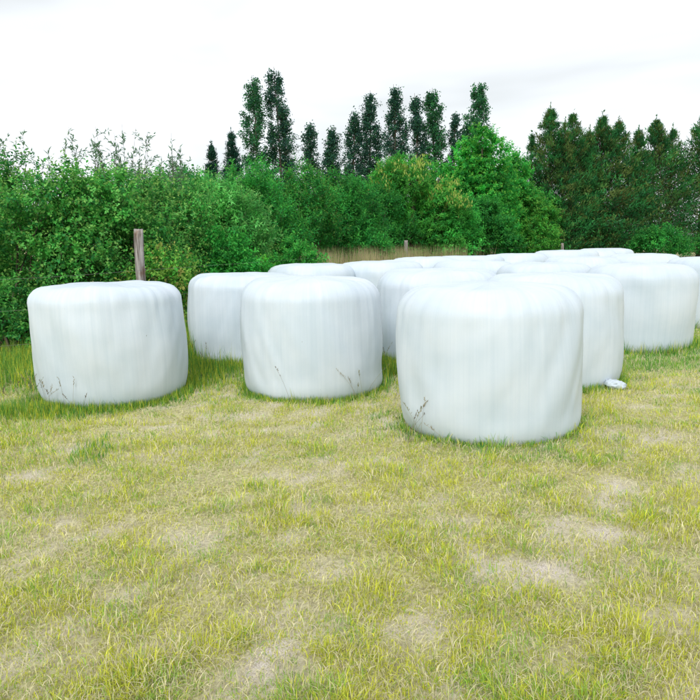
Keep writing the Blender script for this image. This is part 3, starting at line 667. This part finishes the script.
# ------------------------------------------------------------------ Lombardy poplars
def poplar(label, x, y, h, w, seed, low=0.3, dens=1.0, spurs=(), tint=(1, 1, 1)):
    r = rng_(seed); g = Geo(); gk = Geo()
    t = np.linspace(0, 1, 14)
    sway = lambda q: np.stack([0.18 * np.sin(q * 5 + seed), 0.1 * np.cos(q * 4 + seed), q * h], -1)
    tube(gk, sway(t) - [0, 0, 0.1], 0.2 * (1 - t) + 0.015, (0.09, 0.08, 0.065), 7)
    cols = [(0.0, h, w, 1.0)] + list(spurs)
    for (ox, hh, ww, ds) in cols:
        nb = int(112 * dens * ds * hh / h)
        for i in range(nb):
            f = low + (1 - low) * (i + r.random()) / nb; f *= hh / h
            b = sway(np.array([f * 0.93]))[0]
            prof = ww * 0.5 * (0.22 + 0.78 * math.sin(pi * min(1.0, 0.24 + 0.72 * (f * h / hh - low) / (1 - low)))) * r.uniform(0.55, 1.2)
            az = r.uniform(0, 2 * pi); up_ = r.uniform(0.8, 1.8) * (1 - 0.55 * f * h / hh)
            tip = b + np.array([math.cos(az) * prof + ox * min(1, f * 2), math.sin(az) * prof, up_])
            if tip[2] > hh - 0.9: tip[:2] = b[:2] + (tip[:2] - b[:2]) * 0.5
            if tip[2] > hh: tip[2] = hh - r.uniform(0, 1.2); tip[:2] = b[:2] + (tip[:2] - b[:2]) * 0.5
            b0 = b + np.array([ox * min(1, f * 2) * 0.8, 0, 0])
            tube(gk, np.stack([b0, (b0 + tip) / 2 + [math.cos(az) * prof * .2, math.sin(az) * prof * .2, 0], tip]), [0.03, 0.02, 0.006], (0.09, 0.08, 0.065), 4, False)
            for c in range(3):                                     # small leaf clumps with sky between them
                cc = b0 + (tip - b0) * r.uniform(0.35, 1.05) + r.normal(size=3) * [0.12, 0.12, 0.2]
                n = int(r.integers(19, 37)); P = cc + r.normal(size=(n, 3)) * [0.16, 0.16, 0.20]
                add_leaves(g, P, r.normal(size=(n, 3)) + [math.cos(az) * .6, math.sin(az) * .6, .2], r.normal(size=(n, 3)) + [0, 0, .5], r.uniform(.13, .24, n), r.uniform(.11, .19, n),
                           palette(PAL_POPLAR, r, n) * r.uniform(0.75, 1.5) * np.array(tint))
    e = empty('poplar_tree', (x, y, gh(x, y)))
    obj('crown', g.mesh('crown'), M_LEAF, e); obj('trunk', gk.mesh('trunk'), M_BARK, e)
    tag(e, label, 'poplar', 'row of Lombardy poplars behind the hedge')
D_ = 75.0
def PX(px): return (px - 350) / 680 * D_
def PH(py, px): return 0.75 + ((242 - (px - 350) * 0.019) - py) / 680 * D_ * 1.0
POP = [(262, 78, 2.5, 'left stem of the tall twin poplars at the left', 0.25, 1.15, ()), (284, 69, 2.6, 'right and tallest stem of the tall twin poplars at the left', 0.25, 1.15, ((0.75, 15.2, 1.3, 0.5),)),
       (317, 119, 1.7, 'short poplar standing alone right of the twin poplars', 0.3, 0.7, ()), (338, 125, 1.35, 'smallest and thinnest poplar of the row', 0.3, 0.7, ((-0.75, 11.9, 0.7, 0.4),)),
       (358, 111, 1.9, 'stocky poplar third from the left of the single ones', 0.3, 0.85, ()), (373, 89, 1.8, 'slender tall poplar with a thin waist, left of the middle', 0.3, 0.85, ((0.9, 14.5, 0.8, 0.3),)),
       (396, 86, 2.0, 'slender tall poplar above the yellow-tasselled tree', 0.3, 0.95, ((0.95, 14.3, 0.8, 0.3),)), (418, 93, 1.6, 'thin poplar leaning on its broader right neighbour', 0.3, 0.7, ()),
       (436, 87, 2.5, 'broad dense poplar in the middle right of the row', 0.3, 1.2, ()), (456, 110, 1.1, 'very thin poplar left of the last poplar', 0.3, 0.5, ()),
       (478, 82, 2.7, 'last broad poplar on the right, rising behind the bright green tree', 0.3, 1.1, ((-1.2, 14.2, 1.0, 0.4),))]
for i, (px, py, w, lab, low, dn, sp) in enumerate(POP):
    poplar(lab, PX(px), D_ + (i % 3) * 0.6, PH(py, px), w * 1.36, 80 + i, low, dn, sp, (1.6, 2.2, 1.3) if i in (0, 8, 10) else (1.5, 1.6, 1.45))

# ------------------------------------------------------------------ grass
def bale_dist(x, y):
    d = np.full(x.shape, 99.0)
    for bx, by, br in zip(BX, BY, BR): d = np.minimum(d, np.hypot(x - bx, y - by) - br)
    return d
def blades(g, x, y, ln, wd, lean_az, lean, C, curl=0.6):
    """curved tapering grass blades: two triangles each near by, one beyond a few metres"""
    n = len(x); z = ground_h(x, y); P = np.stack([x, y, z - 0.004], 1)
    d = np.stack([np.cos(lean_az), np.sin(lean_az), 0 * x], 1); s = np.stack([-d[:, 1], d[:, 0], 0 * x], 1)
    tw = rng_(n).uniform(-1, 1, n)[:, None]; s = norm(s + d * tw)
    ln = ln[:, None]; wd = wd[:, None]; lean = lean[:, None]
    m = P + ln * 0.55 * (d * np.sin(lean * 0.6) + np.array([0, 0, 1.]) * np.cos(lean * 0.6))
    t = m + ln * 0.45 * (d * np.sin(lean * (1 + curl)) + np.array([0, 0, 1.]) * np.cos(lean * (1 + curl)))
    t[:, 2] = np.maximum(t[:, 2], P[:, 2] + 0.006)
    nr = y < 5.6; a = nr.nonzero()[0]; f = (~nr).nonzero()[0]
    if len(a):
        V = np.stack([P[a], m[a] + s[a] * wd[a] * .58, t[a], m[a] - s[a] * wd[a] * .58], 1).reshape(-1, 3); i = np.arange(len(a))[:, None] * 4
        g.add(V, np.concatenate([i + [[0, 1, 3]], i + [[3, 1, 2]]], 1).reshape(-1, 3), np.repeat(C[a], 4, 0))
    if len(f):
        V = np.stack([P[f] - s[f] * wd[f] * .75, P[f] + s[f] * wd[f] * .75, m[f] * .35 + t[f] * .65], 1).reshape(-1, 3); i = np.arange(len(f))[:, None] * 3
        g.add(V, i + [[0, 1, 2]], np.repeat(C[f], 3, 0))
GC = dict(yg=(0.62, 0.64, 0.065), olive=(0.48, 0.53, 0.055), green=(0.27, 0.46, 0.06), lush=(0.12, 0.33, 0.055), straw=(0.74, 0.68, 0.42), tan=(0.60, 0.52, 0.36))
def pick(r, n, green, straw):
    """colour per tuft from two 0..1 fields"""
    u = r.random(n); c = np.where((u < 0.5)[:, None], GC['yg'], GC['olive'])
    c = np.where((r.random(n) < green)[:, None], GC['green'], c); c = np.where((r.random(n) < (green - 0.75) * 3)[:, None], GC['lush'], c)
    c = np.where((r.random(n) < straw)[:, None], np.where((r.random(n) < .7)[:, None], GC['straw'], GC['tan']), c)
    return c * r.uniform(0.8, 1.2, (n, 1))
def build_grass():
    r = rng_(11); g = Geo()
    # tufts: denser near the camera, thinning with distance as the blades overlap in view
    N = 128000
    y = 1.75 + (12.5 - 1.75) * r.random(N) ** 1.75
    hw = 0.66 * y + 0.7; x = r.uniform(-1, 1, N) * hw
    # clump centres: most grass stands in tussocks a hand or two across, leaning outward from the middle
    nc = 5200; cy = 1.6 + 11 * r.random(nc) ** 1.45; cx = r.uniform(-1, 1, nc) * (0.68 * cy + 0.7)
    cb = bare_mask(cx, cy); kc = r.random(nc) > cb * 0.9; cx, cy = cx[kc], cy[kc]; nc = len(cx); cr = r.uniform(0.035, 0.105, nc) * (1 + 0.05 * cy); cg = r.random(nc); chh = r.uniform(0.75, 1.35, nc)
    order = np.argsort(cy); cx, cy, cr, cg, chh = cx[order], cy[order], cr[order], cg[order], chh[order]
    inc = r.random(N) < 0.66
    pick_ = np.clip(np.searchsorted(cy, y) + r.integers(-60, 61, N), 0, nc - 1)
    ox, oy = r.normal(size=N), r.normal(size=N)
    x = np.where(inc, cx[pick_] + ox * cr[pick_], x); y = np.where(inc, cy[pick_] + oy * cr[pick_], y)
    caz = np.arctan2(oy, ox); core = np.exp(-0.5 * (ox ** 2 + oy ** 2)); cgr = np.where(inc, cg[pick_], 0.35); chh = np.where(inc, chh[pick_] * (0.55 + 0.7 * core), 0.5)
    b = bare_mask(x, y); bd = bale_dist(x, y)
    clump = fbm(x * 3.5 + 3, y * 3.5 + 8, 3)
    keep = (r.random(N) > b * np.where(inc, 0.75, 0.95)) & (bd > -0.02) & (inc | (r.random(N) < 0.95)) & (y > 1.5)
    x, y, b, bd, clump, caz, cgr, chh, inc = [q[keep] for q in (x, y, b, bd, clump, caz, cgr, chh, inc)]; N = len(x)
    far = sstep(5.2, 8.5, y + 0.25 * np.minimum(x + 1.5, 0) * -1 * (x < -1.5))
    ring = np.exp(-np.maximum(bd, 0) / 0.10)
    green = np.clip(0.55 * sstep(0.55, 1.0, cgr) + 0.8 * (fbm(x * 1.6 + 70, y * 1.6 + 20, 3) - 0.42) + 0.6 * sstep(0.58, 0.75, fbm(x * 4 + 5, y * 4 + 60, 2)) + 0.25 * far + 0.75 * ring, 0, 1)
    gap = sstep(7.4, 8.4, y) * (x < 5); green = np.clip(green + 0.5 * gap, 0, 1)
    edge = sstep(-1.9, -2.6, x + 0.10 * (y - 4)) * sstep(3.5, 5.0, y); green = np.clip(green + 0.3 * edge, 0, 1); green = np.where((bd > 0.35) & (y < 6.6), np.minimum(green, 0.7), green)
    straw = np.clip(np.where(inc, 0.10, 0.26) + 0.4 * (fbm(x * 3 + 10, y * 3 + 33, 3) - 0.5) - 0.34 * ring - 0.3 * gap + 0.25 * b, 0.04, 0.9)
    tc_ = pick(r, N, green, straw); hgt = (0.026 + 0.036 * sstep(0.3, 0.7, clump)) * chh + 0.07 * ring + 0.05 * gap + 0.03 * edge
    az0 = np.where(inc, caz + r.normal(size=N) * 0.5, r.uniform(0, 2 * pi, N))
    per = 5
    for j in range(per):
        sp = 0.013 + 0.004 * y
        xx = x + r.normal(size=N) * sp; yy = y + r.normal(size=N) * sp
        ok = bale_dist(xx, yy) > -0.03
        cj = tc_ * r.uniform(0.8, 1.22, (N, 1)); sw = (r.random(N) < 0.16)[:, None]; cj = np.where(sw, np.array(GC['straw']) * r.uniform(.75, 1.1, (N, 1)), cj)
        ln = hgt * r.uniform(0.55, 1.5, N); wd = (0.0018 + 0.00038 * y) * r.uniform(0.7, 1.3, N)
        blades(g, xx[ok], yy[ok], ln[ok], wd[ok], (az0 + r.normal(size=N) * 0.7)[ok], np.abs(r.normal(size=N) * 0.45 + 0.7)[ok], cj[ok])
    # dead straw lying about, on bare places too
    n = 34000; y = 1.8 + 6.2 * r.random(n) ** 1.5; x = r.uniform(-1, 1, n) * (0.66 * y + 0.6); ok = bale_dist(x, y) > 0.0; x, y = x[ok], y[ok]; n = len(x)
    blades(g, x, y, r.uniform(0.03, 0.11, n), (0.0020 + 0.0004 * y) * r.uniform(.7, 1.2, n), r.uniform(0, 6.28, n), r.uniform(1.0, 1.5, n), np.array((0.74, 0.68, 0.43)) * r.uniform(.5, 1.1, (n, 1)), 0.2)
    # long thin arching pale blades
    n = 5200; y = 1.8 + 6.0 * r.random(n) ** 1.4; x = r.uniform(-1, 1, n) * (0.66 * y + 0.6); ok = (bale_dist(x, y) > 0.02) & (bare_mask(x, y) < 0.6); x, y = x[ok], y[ok]; n = len(x)
    blades(g, x, y, r.uniform(0.07, 0.15, n), (0.0016 + 0.0004 * y), r.uniform(0, 6.28, n), r.uniform(0.4, 1.1, n), palette([(0.66, 0.62, 0.34), (0.56, 0.58, 0.22), (0.36, 0.44, 0.12)], r, n) * r.uniform(.8, 1.1, (n, 1)), 0.9)
    o = obj('meadow_grass', g.mesh('meadow_grass'), M_GRASS)
    tag(o, 'short dry yellow-green grass covering the field around the bales', 'grass', kind='stuff')

    # taller lush grass round the feet of the bales and along the fence
    g = Geo(); xs, ys, hs = [], [], []
    for i, (bx, by, br) in enumerate(zip(BX, BY, BR)):
        n = [520, 1500, 900, 900, 1100, 800][i] if i < 6 else 260
        a = r.uniform(0, 2 * pi, n); q = br - 0.055 + np.abs(r.normal(size=n)) * [0.025, 0.05, 0.10, 0.04, 0.12, 0.06, 0.1][min(i, 6)]
        xs.append(bx + q * np.cos(a)); ys.append(by + q * np.sin(a)); hs.append(np.full(n, [0.055, 0.085, 0.12, 0.07, 0.15, 0.09, 0.2][min(i, 6)]))
    for (cx, cy, sx, sy, n, hh) in [(-3.1, 6.5, 0.35, 0.12, 600, 0.12), (-2.0, 5.1, 0.10, 0.2, 70, 0.09), (-1.95, 9.0, 0.35, 0.6, 1700, 0.16), (0.45, 8.5, 0.22, 0.35, 1200, 0.20), (-2.7, 9.9, 0.8, 0.7, 2200, 0.30), (-3.9, 9.2, 0.9, 0.8, 2000, 0.28), (-1.9, 7.6, 0.16, 0.3, 400, 0.12)]:
        xs.append(cx + r.normal(size=n) * sx); ys.append(cy + r.normal(size=n) * sy); hs.append(np.full(n, hh))
    x, y, h = np.concatenate(xs), np.concatenate(ys), np.concatenate(hs); bd = bale_dist(x, y); ok = bd > -0.06; x, y, h = x[ok], y[ok], h[ok]; n = len(x)
    for j in range(5):
        xx = x + r.normal(size=n) * 0.025; yy = y + r.normal(size=n) * 0.025; ok = bale_dist(xx, yy) > -0.05
        c = palette([GC['lush'], GC['lush'], GC['green'], (0.09, 0.27, 0.05), GC['olive'], GC['yg']], r, n) * r.uniform(.75, 1.2, (n, 1))
        blades(g, xx[ok], yy[ok], (h * r.uniform(.5, 1.5, n))[ok], (0.0026 + 0.0004 * y)[ok], r.uniform(0, 6.28, n)[ok], np.abs(r.normal(size=n) * .3 + .3)[ok], c[ok])
    o = obj('lush_grass', g.mesh('lush_grass'), M_GRASS); tag(o, 'taller deep green grass fringing the feet of the bales', 'grass', kind='stuff')

    # rough grass between the rear bales and the fence, with the dry brown strip
    g = Geo(); n = 26000; y = 9 + 34 * r.random(n) ** 1.2; fx = np.interp(y, [7.7, 9.15, 28, 36.0, 60], [-5.9, -2.74, 2.35, 11.2, 30]); x = fx + r.normal(size=n) * 1.3 + r.uniform(-1, 4, n) * 0.5
    ok = bale_dist(x, y) > 0; x, y, fx = x[ok], y[ok], fx[ok]; n = len(x)
    dry = sstep(16, 20, y) * (1 - sstep(30, 33, y)); c = palette([GC['green'], GC['lush'], GC['olive']], r, n)
    dc = palette([(0.26, 0.20, 0.11), (0.34, 0.27, 0.14), (0.20, 0.20, 0.08), (0.16, 0.11, 0.07)], r, n); c = np.where((r.random(n) < dry * 0.55)[:, None], dc, c) * r.uniform(.7, 1.2, (n, 1))
    hh = np.where(np.abs(x - fx) < 1.0, 0.55, 0.25) * r.uniform(.6, 1.4, n) + dry * 0.5 * r.random(n)
    for j in range(3):
        blades(g, x + r.normal(size=n) * .06, y + r.normal(size=n) * .06, hh * r.uniform(.6, 1.1, n), 0.004 + 0.0007 * y, r.uniform(0, 6.28, n), np.abs(r.normal(size=n) * .2 + .2), c * r.uniform(.8, 1.2, (n, 1)))
    n = 11000; y = r.uniform(17, 31, n); x = np.interp(y, [9.15, 28, 36], [-2.74, 2.35, 11.2]) + r.normal(size=n) * 0.8 - 0.6
    ok = (bale_dist(x, y) > 0.1) & (r.random(n) < sstep(0.38, 0.6, fbm(x * 1.6, y * 1.6, 2))); x, y = x[ok], y[ok]; n = len(x)
    for j in range(2):
        blades(g, x + r.normal(size=n) * .05, y, r.uniform(.8, 1.8, n), 0.014 + 0 * y, r.uniform(0, 6.28, n), np.abs(r.normal(size=n) * .22 + .1), palette([(0.50, 0.40, 0.24), (0.44, 0.32, 0.21), (0.54, 0.48, 0.24), (0.20, 0.36, 0.08), (0.30, 0.36, 0.12), (0.46, 0.36, 0.24)], r, n) * r.uniform(.7, 1.2, (n, 1)))
    o = obj('rough_grass', g.mesh('rough_grass'), M_GRASS); tag(o, 'tall rough grass, dry and brown in places, along the fence behind the bales', 'grass', kind='stuff')

    # seed-head stems standing against the bales
    g = Geo(); gt = Geo(); spots = []
    for (cx, cy, s, n) in [(0.47, 5.32, 0.05, 8), (0.74, 5.09, 0.03, 1), (0.14, 6.83, 0.09, 7), (-0.62, 6.66, 0.15, 1), (-3.25, 6.7, 0.25, 26), (-2.75, 6.46, 0.25, 10), (-1.75, 9.1, 0.25, 10), (0.42, 8.3, 0.12, 5), (-0.1, 6.85, 0.3, 1), (-2.1, 8.6, 0.3, 8), (1.9, 7.2, 0.2, 4)]:
        for _ in range(n): spots.append((cx + r.normal() * s, cy + r.normal() * s * 0.4))
    for (sx, sy) in spots:
        if bale_dist(np.array([sx]), np.array([sy]))[0] < 0.0: continue
        h = r.uniform(0.18, 0.42); b = np.array([sx, sy, gh(sx, sy)]); d = np.array([r.normal() * .06, r.normal() * .03 - .02, h]); t = np.linspace(0, 1, 6)[:, None]
        c = np.array([(0.34, 0.34, 0.17), (0.42, 0.36, 0.21), (0.26, 0.22, 0.15)][r.integers(3)])
        pts = b + d * t + np.array([d[0], d[1], 0]) * t ** 2; tube(g, pts, 0.0013 * (1 - .5 * t[:, 0]), c, 4)
        n = 12; f = r.uniform(0.72, 1.0, n)[:, None]; P = b + d * f + np.array([d[0], d[1], 0]) * f ** 2
        add_leaves(g, P, norm(d) + r.normal(size=(n, 3)) * .35, r.normal(size=(n, 3)), r.uniform(.014, .03, n), r.uniform(.004, .007, n), np.tile(c * 0.8, (n, 1)))
    o = obj('seed_grass', g.mesh('seed_grass'), M_GRASS); tag(o, 'thin brown seed-head stems standing in front of the bales', 'grass', kind='stuff')
build_grass()
